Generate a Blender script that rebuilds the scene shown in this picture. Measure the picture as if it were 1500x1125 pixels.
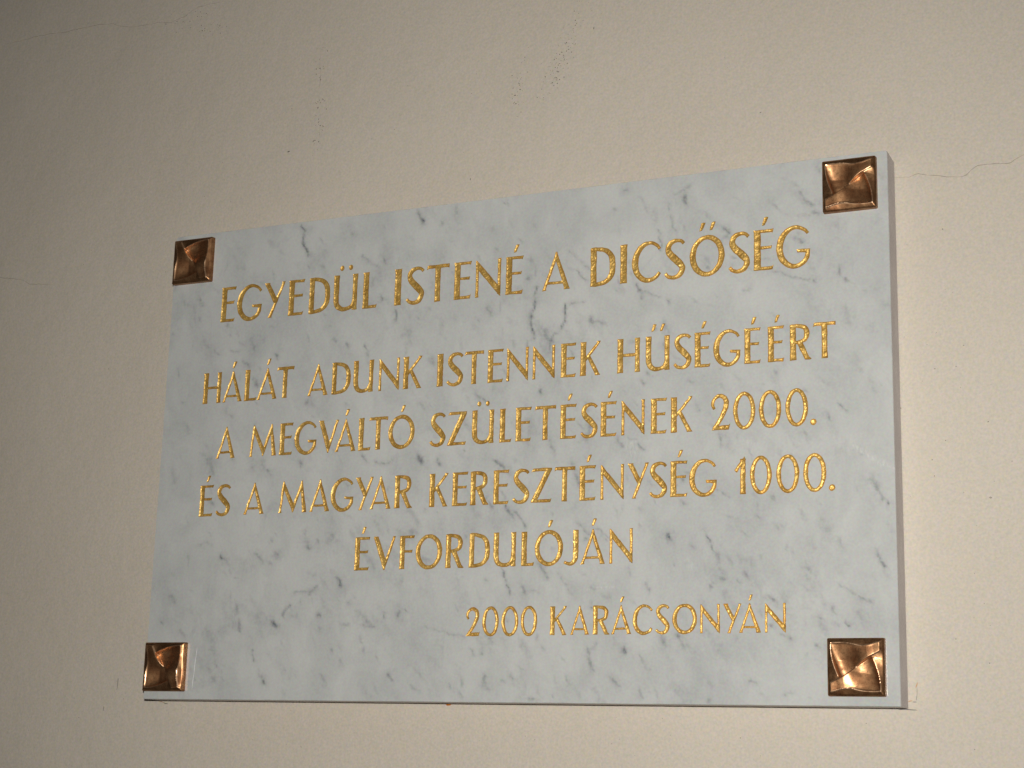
import bpy, math, random
import numpy as np
from mathutils import Matrix, Vector
from mathutils.geometry import delaunay_2d_cdt

for o in list(bpy.data.objects):
    bpy.data.objects.remove(o)
scn = bpy.context.scene
col = scn.collection
random.seed(7)

# ------------------------------------------------------------------ camera
cam_d = bpy.data.cameras.new('camera')
cam = bpy.data.objects.new('camera', cam_d)
col.objects.link(cam)
cam.matrix_world = Matrix((
    (0.91290996, 0.06714267, 0.40260064, 1.09680376),
    (0.40734893, -0.21206601, -0.88831011, -1.49247428),
    (0.02573440, 0.97494609, -0.22094766, -0.05698894),
    (0, 0, 0, 1)))
cam_d.sensor_width = 36.0
cam_d.lens = 58.9229
cam_d.clip_start = 0.02
cam_d.clip_end = 50
scn.camera = cam

# ------------------------------------------------------------------ light
world = bpy.data.worlds.new('World')
scn.world = world
world.use_nodes = True
world.node_tree.nodes['Background'].inputs['Color'].default_value = (1.0, 0.97, 0.93, 1)
world.node_tree.nodes['Background'].inputs['Strength'].default_value = 0.018

fl = bpy.data.lights.new('camera_flash', 'SPOT')
fl.energy = 89
fl.color = (1.0, 0.985, 0.96)
fl.shadow_soft_size = 0.016
fl.spot_size = math.radians(80)
fl.spot_blend = 1.0
flash = bpy.data.objects.new('camera_flash', fl)
col.objects.link(flash)
cm = cam.matrix_world
flash.location = cm @ Vector((-0.03, 0.10, 0.0))
aim = Vector((0.48, 0.0, 0.25)) - flash.location
flash.rotation_euler = aim.to_track_quat('-Z', 'Y').to_euler()

scn.view_settings.view_transform = 'Standard'
scn.view_settings.look = 'None'
scn.view_settings.exposure = 0
scn.view_settings.gamma = 1

# ------------------------------------------------------------------ helpers
W, H, T = 800.0, 513.25, 31.5      # the slab, in millimetres
WALL_Y = 34.0

def hash2(ix, iy, seed):
    h = (ix.astype(np.int64) * 374761393 + iy.astype(np.int64) * 668265263 + seed * 1442695041) & 0xFFFFFFFF
    h = ((h ^ (h >> 13)) * 1274126177) & 0xFFFFFFFF
    h = (h ^ (h >> 16)) & 0xFFFF
    return h / 65535.0 * 2 - 1

def vnoise(x, y, scale, seed=0):
    x = np.asarray(x, float) / scale
    y = np.asarray(y, float) / scale
    ix, iy = np.floor(x), np.floor(y)
    fx, fy = x - ix, y - iy
    fx = fx * fx * (3 - 2 * fx)
    fy = fy * fy * (3 - 2 * fy)
    a, b = hash2(ix, iy, seed), hash2(ix + 1, iy, seed)
    c, d = hash2(ix, iy + 1, seed), hash2(ix + 1, iy + 1, seed)
    return (a * (1 - fx) + b * fx) * (1 - fy) + (c * (1 - fx) + d * fx) * fy

def link(name, verts, faces, mats, parent=None, smooth=False, midx=None):
    """verts in millimetres -> one mesh object"""
    me = bpy.data.meshes.new(name)
    v = np.asarray(verts, float) / 1000.0
    me.from_pydata(v.tolist(), [], faces)
    if not isinstance(mats, (list, tuple)):
        mats = [mats]
    for m in mats:
        me.materials.append(m)
    if midx is not None:
        me.polygons.foreach_set('material_index', midx)
    if smooth:
        me.polygons.foreach_set('use_smooth', [True] * len(me.polygons))
    me.update()
    o = bpy.data.objects.new(name, me)
    col.objects.link(o)
    if parent:
        o.parent = parent
    return o

def empty(name, label, cat, loc=(0, 0, 0), group=None):
    o = bpy.data.objects.new(name, None)
    o.empty_display_size = 0.02
    o.location = loc
    col.objects.link(o)
    o['label'] = label
    o['category'] = cat
    if group:
        o['group'] = group
    return o

# ------------------------------------------------------------------ materials
def new_mat(name):
    m = bpy.data.materials.new(name)
    m.use_nodes = True
    nt = m.node_tree
    b = nt.nodes['Principled BSDF']
    return m, nt, b

def N(nt, kind, **kw):
    n = nt.nodes.new(kind)
    for k, v in kw.items():
        if k in n.inputs.keys() if isinstance(k, str) else False:
            n.inputs[k].default_value = v
        else:
            setattr(n, k, v)
    return n

def noise(nt, vec, scale, detail=4, rough=0.55, dist=0.0):
    n = nt.nodes.new('ShaderNodeTexNoise')
    n.inputs['Scale'].default_value = scale
    n.inputs['Detail'].default_value = detail
    n.inputs['Roughness'].default_value = rough
    n.inputs['Distortion'].default_value = dist
    nt.links.new(vec, n.inputs['Vector'])
    return n.outputs['Fac']

def ramp(nt, fac, stops):
    r = nt.nodes.new('ShaderNodeValToRGB')
    cr = r.color_ramp
    while len(cr.elements) > 1:
        cr.elements.remove(cr.elements[-1])
    for i, (p, c) in enumerate(stops):
        e = cr.elements[0] if i == 0 else cr.elements.new(p)
        e.position = p
        e.color = tuple(c) + (1,) if len(c) == 3 else c
    nt.links.new(fac, r.inputs['Fac'])
    return r.outputs['Color']

def mix(nt, fac, a, b, mode='MIX'):
    m = nt.nodes.new('ShaderNodeMix')
    m.data_type = 'RGBA'
    m.blend_type = mode
    for sock, v in ((m.inputs[0], fac), (m.inputs[6], a), (m.inputs[7], b)):
        if hasattr(v, 'is_linked') or isinstance(v, bpy.types.NodeSocket):
            nt.links.new(v, sock)
        elif isinstance(v, (int, float)):
            sock.default_value = v
        else:
            sock.default_value = tuple(v) + (1,)
    return m.outputs[2]

def math_(nt, op, a, b=None, clamp=False):
    m = nt.nodes.new('ShaderNodeMath')
    m.operation = op
    m.use_clamp = clamp
    for i, v in enumerate((a, b)):
        if v is None:
            continue
        if isinstance(v, (int, float)):
            m.inputs[i].default_value = v
        else:
            nt.links.new(v, m.inputs[i])
    return m.outputs[0]

def objvec(nt, scale=(1, 1, 1), rot=(0, 0, 0)):
    tc = nt.nodes.new('ShaderNodeTexCoord')
    mp = nt.nodes.new('ShaderNodeMapping')
    mp.inputs['Scale'].default_value = scale
    mp.inputs['Rotation'].default_value = rot
    nt.links.new(tc.outputs['Object'], mp.inputs['Vector'])
    return mp.outputs['Vector']

def bump(nt, height, strength, dist, normal=None):
    b = nt.nodes.new('ShaderNodeBump')
    b.inputs['Strength'].default_value = strength
    b.inputs['Distance'].default_value = dist
    nt.links.new(height, b.inputs['Height'])
    if normal is not None:
        nt.links.new(normal, b.inputs['Normal'])
    return b.outputs['Normal']

def mat_plaster():
    m, nt, b = new_mat('painted_plaster')
    v = objvec(nt)
    big = noise(nt, v, 2.2, 3, 0.5)
    mid = noise(nt, v, 14, 4, 0.6)
    fine = noise(nt, v, 420, 2, 0.6)
    c = ramp(nt, big, [(0.3, (0.64, 0.563, 0.462)), (0.7, (0.685, 0.61, 0.504))])
    c = mix(nt, math_(nt, 'MULTIPLY', mid, 0.16), c, (0.60, 0.55, 0.45))
    g = ramp(nt, fine, [(0.3, (0.95, 0.95, 0.95)), (0.7, (1.035, 1.035, 1.035))])
    c = mix(nt, 1.0, c, g, 'MULTIPLY')
    sensor = noise(nt, v, 900, 1, 0.5)
    g2 = nt.nodes.new('ShaderNodeTexNoise')
    g2.inputs['Scale'].default_value = 420
    g2.inputs['Detail'].default_value = 1
    nt.links.new(v, g2.inputs['Vector'])
    c = mix(nt, 0.17, c, g2.outputs['Color'], 'OVERLAY')
    nt.links.new(c, b.inputs['Base Color'])
    b.inputs['Roughness'].default_value = 0.72
    b.inputs['Specular IOR Level'].default_value = 0.25
    # orange-peel of rolled paint, plus slow waviness of the plaster
    peel = noise(nt, v, 230, 3, 0.55)
    lump = noise(nt, v, 70, 3, 0.5)
    slow = noise(nt, v, 7, 3, 0.5)
    n1 = bump(nt, slow, 0.6, 0.006)
    n2 = bump(nt, lump, 0.36, 0.0012, n1)
    n3 = bump(nt, peel, 0.40, 0.0007, n2)
    nt.links.new(n3, b.inputs['Normal'])
    return m

def mat_marble():
    m, nt, b = new_mat('white_veined_marble')
    v = objvec(nt)
    vd = objvec(nt, (1.0, 1.0, 0.72), (0, math.radians(32), 0))
    at = nt.nodes.new('ShaderNodeAttribute')
    at.attribute_name = 'vein'
    lt = nt.nodes.new('ShaderNodeAttribute')
    lt.attribute_name = 'pale'
    cloud = noise(nt, vd, 9, 5, 0.6, 0.6)
    c = ramp(nt, cloud, [(0.34, (0.55, 0.553, 0.525)), (0.50, (0.59, 0.592, 0.558)), (0.68, (0.615, 0.615, 0.578))])
    c = mix(nt, 1.0, c, ramp(nt, noise(nt, vd, 26, 4, 0.6, 0.5), [(0.34, (0.91, 0.92, 0.925)), (0.6, (1.03,) * 3)]), 'MULTIPLY')
    sm = noise(nt, vd, 42, 5, 0.65, 0.8)
    smk = ramp(nt, sm, [(0.56, (0, 0, 0)), (0.76, (1, 1, 1))])
    smk = mix(nt, 1.0, smk, ramp(nt, noise(nt, vd, 11, 3, 0.6), [(0.42, (0, 0, 0)), (0.66, (1, 1, 1))]), 'MULTIPLY')
    c = mix(nt, math_(nt, 'MULTIPLY', smk, 0.38), c, (0.27, 0.285, 0.305))
    # the mapped veins, broken up by fine noise
    br = noise(nt, v, 260, 4, 0.65)
    f = math_(nt, 'MULTIPLY', at.outputs['Fac'], ramp(nt, br, [(0.3, (0.45,) * 3), (0.65, (1.15,) * 3)]), True)
    c = mix(nt, f, c, (0.135, 0.15, 0.165))
    p = math_(nt, 'MULTIPLY', lt.outputs['Fac'], ramp(nt, noise(nt, objvec(nt, (1.6, 1, 0.5), (0, math.radians(-35), 0)), 330, 2, 0.6), [(0.38, (0,) * 3), (0.62, (1,) * 3)]), True)
    c = mix(nt, p, c, (0.74, 0.73, 0.69))
    gr = nt.nodes.new('ShaderNodeTexNoise')
    gr.inputs['Scale'].default_value = 420
    gr.inputs['Detail'].default_value = 1
    nt.links.new(v, gr.inputs['Vector'])
    c = mix(nt, 0.17, c, gr.outputs['Color'], 'OVERLAY')
    nt.links.new(c, b.inputs['Base Color'])
    b.inputs['Roughness'].default_value = 0.16
    b.inputs['Specular IOR Level'].default_value = 0.5
    nt.links.new(bump(nt, noise(nt, v, 60, 2), 0.05, 0.0004), b.inputs['Normal'])
    return m

def mat_marble_edge():
    m, nt, b = new_mat('sawn_marble_edge')
    v = objvec(nt)
    c = ramp(nt, noise(nt, v, 30, 5, 0.6), [(0.35, (0.62, 0.57, 0.57)), (0.65, (0.72, 0.67, 0.66))])
    sp = noise(nt, v, 500, 2, 0.6)
    c = mix(nt, 1.0, c, ramp(nt, sp, [(0.3, (0.85,) * 3), (0.7, (1.08,) * 3)]), 'MULTIPLY')
    nt.links.new(c, b.inputs['Base Color'])
    b.inputs['Roughness'].default_value = 0.6
    nt.links.new(bump(nt, sp, 0.3, 0.0006), b.inputs['Normal'])
    return m

def mat_gold():
    m, nt, b = new_mat('gold_leaf')
    v = objvec(nt)
    a = noise(nt, v, 95, 4, 0.6)
    c = ramp(nt, a, [(0.35, (0.66, 0.385, 0.085)), (0.62, (0.87, 0.565, 0.16))])
    nt.links.new(c, b.inputs['Base Color'])
    b.inputs['Metallic'].default_value = 0.6
    r = ramp(nt, noise(nt, v, 240, 3), [(0.3, (0.34,) * 3), (0.7, (0.55,) * 3)])
    nt.links.new(r, b.inputs['Roughness'])
    n1 = bump(nt, noise(nt, v, 380, 3, 0.6), 0.7, 0.0007)
    n2 = bump(nt, noise(nt, v, 900, 2, 0.6), 0.5, 0.0004, n1)
    nt.links.new(n2, b.inputs['Normal'])
    return m

def mat_bronze(name='cast_bronze', k=1.0):
    m, nt, b = new_mat(name)
    v = objvec(nt)
    a = noise(nt, v, 90, 5, 0.6)
    c = ramp(nt, a, [(0.35, (0.44 * k, 0.20 * k, 0.09 * k)), (0.65, (0.66 * k, 0.37 * k, 0.18 * k))])
    sp = noise(nt, v, 800, 2, 0.6)
    c = mix(nt, 1.0, c, ramp(nt, sp, [(0.32, (0.62,) * 3), (0.5, (1,) * 3)]), 'MULTIPLY')
    wa = nt.nodes.new('ShaderNodeAttribute')
    wa.attribute_name = 'wear'
    c = mix(nt, math_(nt, 'MULTIPLY', wa.outputs['Fac'], 0.8), c, (0.95, 0.64, 0.40))
    nt.links.new(c, b.inputs['Base Color'])
    b.inputs['Metallic'].default_value = 1.0
    r = ramp(nt, noise(nt, v, 160, 3), [(0.3, (0.22,) * 3), (0.7, (0.32,) * 3)])
    nt.links.new(r, b.inputs['Roughness'])
    nrm = bump(nt, sp, 0.12, 0.0003)
    nt.links.new(nrm, b.inputs['Normal'])
    # brushed, softly tarnished layer over the polished metal
    b2 = nt.nodes.new('ShaderNodeBsdfPrincipled')
    nt.links.new(c, b2.inputs['Base Color'])
    nt.links.new(nrm, b2.inputs['Normal'])
    b2.inputs['Metallic'].default_value = 1.0
    b2.inputs['Roughness'].default_value = 0.55
    ms = nt.nodes.new('ShaderNodeMixShader')
    ms.inputs[0].default_value = 0.6
    out = [x for x in nt.nodes if x.type == 'OUTPUT_MATERIAL'][0]
    nt.links.new(b.outputs[0], ms.inputs[1])
    nt.links.new(b2.outputs[0], ms.inputs[2])
    nt.links.new(ms.outputs[0], out.inputs['Surface'])
    return m

def mat_plain(name, c, rough=0.8, c2=None, scale=300):
    m, nt, b = new_mat(name)
    v = objvec(nt)
    c2 = c2 or tuple(x * 0.6 for x in c)
    nt.links.new(ramp(nt, noise(nt, v, scale, 3), [(0.35, c2), (0.65, c)]), b.inputs['Base Color'])
    b.inputs['Roughness'].default_value = rough
    return m

M_wall = mat_plaster()
M_marble = mat_marble()
M_edge = mat_marble_edge()
M_gold = mat_gold()
M_bronze = mat_bronze()
M_patina_shade = mat_bronze('tarnish_shade_bronze', 0.72)  # tarnish tone that also paints shade into the outer bevels
M_crack = mat_plain('crack_dark', (0.30, 0.25, 0.20), 0.9, (0.42, 0.36, 0.29), 160)
M_pit = mat_plain('pit_dark', (0.24, 0.20, 0.165), 0.9)
M_pencil = mat_plain('pencil_grey', (0.12, 0.11, 0.12), 0.6, (0.2, 0.18, 0.17), 500)
M_orange = mat_plain('orange_crayon', (0.60, 0.33, 0.16), 0.8, (0.58, 0.44, 0.3), 500)
M_glint = mat_plain('painted_glint', (0.92, 0.92, 0.90), 0.4, (0.8, 0.8, 0.78), 700)

# ------------------------------------------------------------------ wall
X0, X1, Z0, Z1, Y1 = -2600., 3200., -1300., 2600., 260.
wv = [(X0, WALL_Y, Z0), (X1, WALL_Y, Z0), (X1, WALL_Y, Z1), (X0, WALL_Y, Z1),
      (X0, Y1, Z0), (X1, Y1, Z0), (X1, Y1, Z1), (X0, Y1, Z1)]
wf = [(0, 1, 2, 3), (5, 4, 7, 6), (1, 5, 6, 2), (4, 0, 3, 7), (3, 2, 6, 7), (4, 5, 1, 0)]
wall = link('wall', wv, wf, M_wall)
wall['kind'] = 'structure'
wall['label'] = 'cream painted plaster wall with hairline cracks and tiny pits'

def ribbon(name, pts, width, mat, parent, y, taper=True, seed=1, step=3.0, wob=0.7):
    """thin irregular line lying on a vertical face, pts as (x, z)"""
    P = np.array(pts, float)
    seg = np.hypot(*np.diff(P, axis=0).T)
    s = np.concatenate([[0], np.cumsum(seg)])
    n = max(4, int(s[-1] / step))
    t = np.linspace(0, s[-1], n)
    x, z = np.interp(t, s, P[:, 0]), np.interp(t, s, P[:, 1])
    x = x + wob * vnoise(t, t * 0, 5, seed)
    z = z + wob * vnoise(t, t * 0, 4, seed + 5)
    dx, dz = np.gradient(x), np.gradient(z)
    L = np.hypot(dx, dz) + 1e-9
    w = width * (0.72 + 0.38 * vnoise(t, t * 0, 7, seed + 9)) / 2
    if taper:
        w = w * np.clip(np.minimum(t, s[-1] - t) / (0.12 * s[-1] + 1e-6) + 0.15, 0, 1)
    a = np.stack([x - dz / L * w, np.full(n, y), z + dx / L * w], 1)
    b = np.stack([x + dz / L * w, np.full(n, y), z - dx / L * w], 1)
    v = np.concatenate([a, b])
    f = [(i, i + 1, n + i + 1, n + i) for i in range(n - 1)]
    return link(name, v, f, mat, parent)

WY = WALL_Y - 0.35
for k, (pts, w) in enumerate([
    ([(798, 498), (812.2, 495.9), (820.7, 498.3), (831.5, 495.6), (844.7, 493.3), (858.5, 490.2), (866.1, 492.0), (875.7, 498.9), (885.1, 500.4), (895.5, 499.1), (905.3, 497.8), (911, 501.1), (917.2, 504.3), (926.4, 505.8), (960, 518), (1010, 520)], 0.62),
    ([(-360, 515), (-291.7, 505.7), (-276.5, 501.6), (-259.5, 499.2), (-242.5, 494.9), (-231.5, 488.8), (-221.2, 488.7), (-206.6, 485.6), (-198.5, 485.7)], 0.55),
    ([(-306.3, 810.8), (-252.9, 814.1), (-215.7, 812.6), (-194.8, 812.9), (-163.9, 814.1), (-143.1, 811.6), (-122, 803.6), (-106.8, 802), (-74.8, 802), (-44.7, 796.1)], 0.5),
    ([(-60, 798), (-37.4, 802.9), (-18.8, 812.9), (19.8, 813.3)], 0.4),
    ([(155.2, 722), (155.2, 712), (156.8, 699.3), (156, 682.8)], 0.55)]):
    ribbon('hairline_crack', pts, w, M_crack, wall, WY, seed=20 + k)

# pits in the plaster: small dark specks in loose trails
rng = np.random.RandomState(11)
pv, pf = [], []
def pit(x, z, r, ang=0., asp=1.):
    i0 = len(pv)
    n = 7
    for k in range(n):
        a = 2 * math.pi * k / n
        rr = r * (0.75 + 0.4 * rng.rand())
        u, v_ = rr * math.cos(a) * asp, rr * math.sin(a)
        pv.append((x + u * math.cos(ang) - v_ * math.sin(ang), WY - 0.02 * (len(pf) % 7), z + u * math.sin(ang) + v_ * math.cos(ang)))
    pf.append(tuple(range(i0, i0 + n))[::-1])
def trail(p0, p1, n, spread, r0=0.32, r1=0.75):
    for _ in range(n):
        t = rng.rand()
        x = p0[0] + (p1[0] - p0[0]) * t + rng.randn() * spread
        z = p0[1] + (p1[1] - p0[1]) * t + rng.randn() * spread
        r = r0 + (r1 - r0) * rng.rand() ** 2.5
        if rng.rand() < 0.3:
            pit(x, z, r * 0.7, rng.rand() * 3.1, 2.6)
        else:
            pit(x, z, r)
trail((468, 716), (455, 668), 46, 6)
trail((452, 672), (438, 640), 46, 8)
trail((404, 662), (402, 622), 26, 4)
trail((408, 690), (400, 640), 8, 9)
trail((157, 672), (156, 606), 34, 4)
trail((158, 745), (156, 690), 14, 4)
trail((-20, 806), (15, 770), 26, 9)
trail((-70, 800), (-10, 790), 22, 9)
trail((480, 740), (530, 690), 8, 10)
trail((-300, 0), (900, -60), 70, 40, 0.25, 0.5)
trail((-300, 300), (-40, 500), 20, 60, 0.25, 0.45)
trail((820, 400), (900, 20), 36, 30, 0.25, 0.6)
trail((0, 600), (700, 650), 50, 45, 0.25, 0.55)
for (x, z, r, a, s) in [(120, 612, 0.8, 0.2, 2.2), (350, 551, 0.5, 1.5, 3), (487, 744, 0.6, 1.2, 3.0), (489, 702, 0.5, 1.4, 3), (843, 441, 0.6, 0, 1)]:
    pit(x, z, r, a, s)
pits = link('plaster_pit', pv, pf, M_pit, wall)
pits['kind'] = 'stuff'

# setting-out marks left by the fitters
ribbon('pencil_mark', [(807.5, 18), (807.2, 6.5)], 0.6, M_pencil, wall, WY - 0.05, seed=41, step=1)
ribbon('pencil_mark', [(803, 6.2), (807.6, 5.9)], 0.6, M_pencil, wall, WY - 0.1, seed=42, step=1)
ribbon('pencil_mark', [(788, -0.3), (799.2, -0.8), (807.4, -1.2)], 1.0, M_pencil, wall, WY - 0.05, seed=43, step=1)
ribbon('pencil_mark', [(-60.1, 23.1), (-60.5, 17.2), (-60.8, 11.3)], 0.7, M_pencil, wall, WY, seed=44, step=1)
ribbon('pencil_mark', [(-76, -6), (-76, -12)], 0.6, M_pencil, wall, WY, seed=45, step=1)
ribbon('orange_crayon_mark', [(808.2, 22.5), (807.4, 17)], 1.3, M_orange, wall, WY - 0.15, seed=46, step=1)
ribbon('orange_crayon_mark', [(799, 5.9), (804, 6.1)], 0.8, M_orange, wall, WY - 0.2, seed=47, step=1)
ribbon('pencil_mark', [(-2.5, -1.2), (2.5, -2.2), (8.5, -3.4)], 1.2, M_pit, wall, WY, seed=48, step=1)
ribbon('orange_crayon_mark', [(-4, -1.0), (4, -2.4)], 1.0, M_orange, wall, WY - 0.1, seed=50, step=1)
ribbon('orange_crayon_mark', [(341.5, -1.5), (347.5, -1.4)], 2.4, mat_plain('rusty_orange', (0.62, 0.20, 0.02), 0.6), wall, WY - 0.1, seed=49, step=1)

# ------------------------------------------------------------------ lettering
# base z at line start / end, cap z at line start / end, then letter,left,right (mm)
LINES = [
    (407.98, 407.61, 447.44, 447.88,
     'E,66.8,84.8 G,87.1,118.8 Y,121.5,147.4 E,153.1,172.1 D,178.6,203.8 Ü,208.9,237.3 L,244.7,261.5 I,282.4,289.9 S,296.1,317.1 T,319.4,345.9 E,352.1,371.4 N,376.4,404.5 É,410.7,429.8 A,450.9,480.8 D,503.3,529.3 I,534.7,541.6 C,547.3,576.5 S,580.6,602.0 Ő,606.9,641.4 S,645.6,667.0 É,671.0,690.3 G,693.0,725.5'),
    (317.19, 316.95, 351.41, 351.46,
     'H,50.5,72.8 Á,75.8,100.2 L,103.8,119.2 Á,119.4,144.1 T,143.3,164.7 A,182.5,206.9 D,212.1,234.0 U,238.1,261.2 N,268.2,291.9 K,297.0,317.9 I,335.9,342.5 S,347.0,365.5 T,366.6,388.4 E,393.3,410.3 N,414.3,437.7 N,442.7,466.4 E,473.3,489.3 K,494.1,514.9 H,533.0,555.9 Ű,562.4,586.3 S,590.7,608.4 É,612.0,627.6 G,630.7,657.0 É,661.2,676.9 É,684.0,699.5 R,705.2,725.0 T,727.1,748.5'),
    (255.39, 254.82, 289.58, 289.33,
     'A,72.1,95.8 M,114.2,147.3 E,151.9,167.6 G,170.1,196.7 V,199.1,222.8 Á,219.5,243.8 L,247.4,261.7 T,258.9,281.2 Ó,282.3,312.3 S,330.2,347.7 Z,350.2,371.3 Ü,377.8,401.4 L,408.4,421.4 E,425.9,442.7 T,446.2,468.9 É,473.9,490.8 S,495.1,513.1 É,516.4,532.8 N,537.9,561.3 E,568.1,584.0 K,588.4,609.5 2,628.2,646.8 0,650.0,670.9 0,675.1,695.7 0,700.4,721.0 .,723.7,728.6'),
    (193.24, 192.88, 226.76, 227.36,
     'É,55.5,72.3 S,76.3,94.3 A,111.6,136.4 M,154.9,188.5 A,192.4,215.9 G,217.6,244.3 Y,246.6,266.9 A,264.0,288.0 R,292.6,312.6 K,332.3,352.8 E,358.1,375.0 R,378.2,397.9 E,403.5,420.1 S,424.1,442.1 Z,444.0,465.7 T,468.4,490.4 É,495.3,512.0 N,517.1,540.7 Y,544.7,565.8 S,566.8,584.6 É,588.2,604.9 G,606.7,633.5 1,651.1,661.6 0,666.1,686.0 0,691.2,712.0 0,716.5,737.1 .,739.9,745.2'),
    (130.93, 131.24, 164.85, 164.76,
     'É,249.4,266.2 V,270.7,295.9 F,301.1,317.6 O,319.3,348.4 R,352.9,372.6 D,378.9,400.9 U,405.5,429.1 L,435.4,448.9 Ó,449.7,478.8 J,479.4,495.0 Á,497.6,522.3 N,527.2,550.4'),
    (63.82, 65.13, 91.73, 91.52,
     '2,377.6,392.9 0,395.6,412.6 0,416.1,433.4 0,436.5,453.3 K,467.4,484.1 A,488.1,507.2 R,511.5,528.0 Á,529.9,549.5 C,551.4,570.7 S,574.0,587.7 O,590.8,614.2 N,617.6,636.2 Y,639.6,656.8 Á,654.8,674.8 N,679.0,698.2'),
]
TH, TN = 0.155, 0.085     # thick and thin stroke, in cap heights

def catmull(P, n=8):
    P = np.array(P, float)
    Q = np.vstack([2 * P[0] - P[1], P, 2 * P[-1] - P[-2]])
    out = []
    for i in range(1, len(Q) - 2):
        for k in range(n):
            t = k / n
            out.append(0.5 * ((2 * Q[i]) + (-Q[i - 1] + Q[i + 1]) * t + (2 * Q[i - 1] - 5 * Q[i] + 4 * Q[i + 1] - Q[i + 2]) * t * t
                              + (-Q[i - 1] + 3 * Q[i] - 3 * Q[i + 1] + Q[i + 2]) * t ** 3))
    out.append(Q[-2])
    return np.array(out)

def stroke(P, closed=False):
    """P rows (x, y, width) -> polygons (one per segment run)"""
    P = np.array(P, float)
    P[:, 2] += 0.012
    d = np.gradient(P[:, :2], axis=0)
    if closed:
        d = np.roll(P[:, :2], -1, 0) - np.roll(P[:, :2], 1, 0)
    L = np.hypot(d[:, 0], d[:, 1])[:, None] + 1e-9
    nrm = np.stack([-d[:, 1], d[:, 0]], 1) / L
    a = P[:, :2] + nrm * P[:, 2:3] / 2
    b = P[:, :2] - nrm * P[:, 2:3] / 2
    return a, b

def curve(P, n=8):
    a, b = stroke(catmull(P, n))
    return [np.vstack([a, b[::-1]])]

def ring(cx, cy, rx, ry, ws, wt, n=44, tilt=0.0):
    """closed bowl as quads so that the counter stays open"""
    ang = np.linspace(0, 2 * math.pi, n, endpoint=False)
    ww = wt + (ws - wt) * np.abs(np.cos(ang + tilt)) ** 1.4
    P = np.stack([cx + rx * np.cos(ang), cy + ry * np.sin(ang), ww], 1)
    a, b = stroke(P, True)
    return [np.array([a[i], a[(i + 1) % n], b[(i + 1) % n], b[i]]) for i in range(n)]

def arc_curve(P, n=8):
    return curve(P, n)

def poly(*p):
    return [np.array(p, float)]

def stem(x, w, y0=0.0, y1=1.0, fl=0.008):
    return poly((x - fl, y0), (x + w + fl, y0 + 0.006), (x + w, y0 + 0.1), (x + w - .003, (y0 + y1) / 2), (x + w, y1 - 0.1), (x + w + fl, y1),
                (x - fl, y1 - 0.006), (x, y1 - 0.1), (x + .003, (y0 + y1) / 2), (x, y0 + 0.1))

def arm_top(w, x=0.0, y=1.0, t=0.075):
    return poly((x, y - t), (w - 0.05, y - t), (w - 0.032, y - t - 0.02), (w, y + 0.008), (w - 0.06, y), (x, y))

def arm_bot(w, x=0.0):
    return poly((x, 0), (w - 0.03, 0), (w, 0.108), (w - 0.035, 0.085), (w - 0.08, 0.078), (x, 0.078))

def arm_mid(w, y=0.55, x=0.05):
    return poly((x, y - 0.034), (w - 0.05, y - 0.034), (w - 0.035, y - 0.045), (w - 0.01, y + 0.05), (w - 0.05, y + 0.036), (x, y + 0.036))

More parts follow.
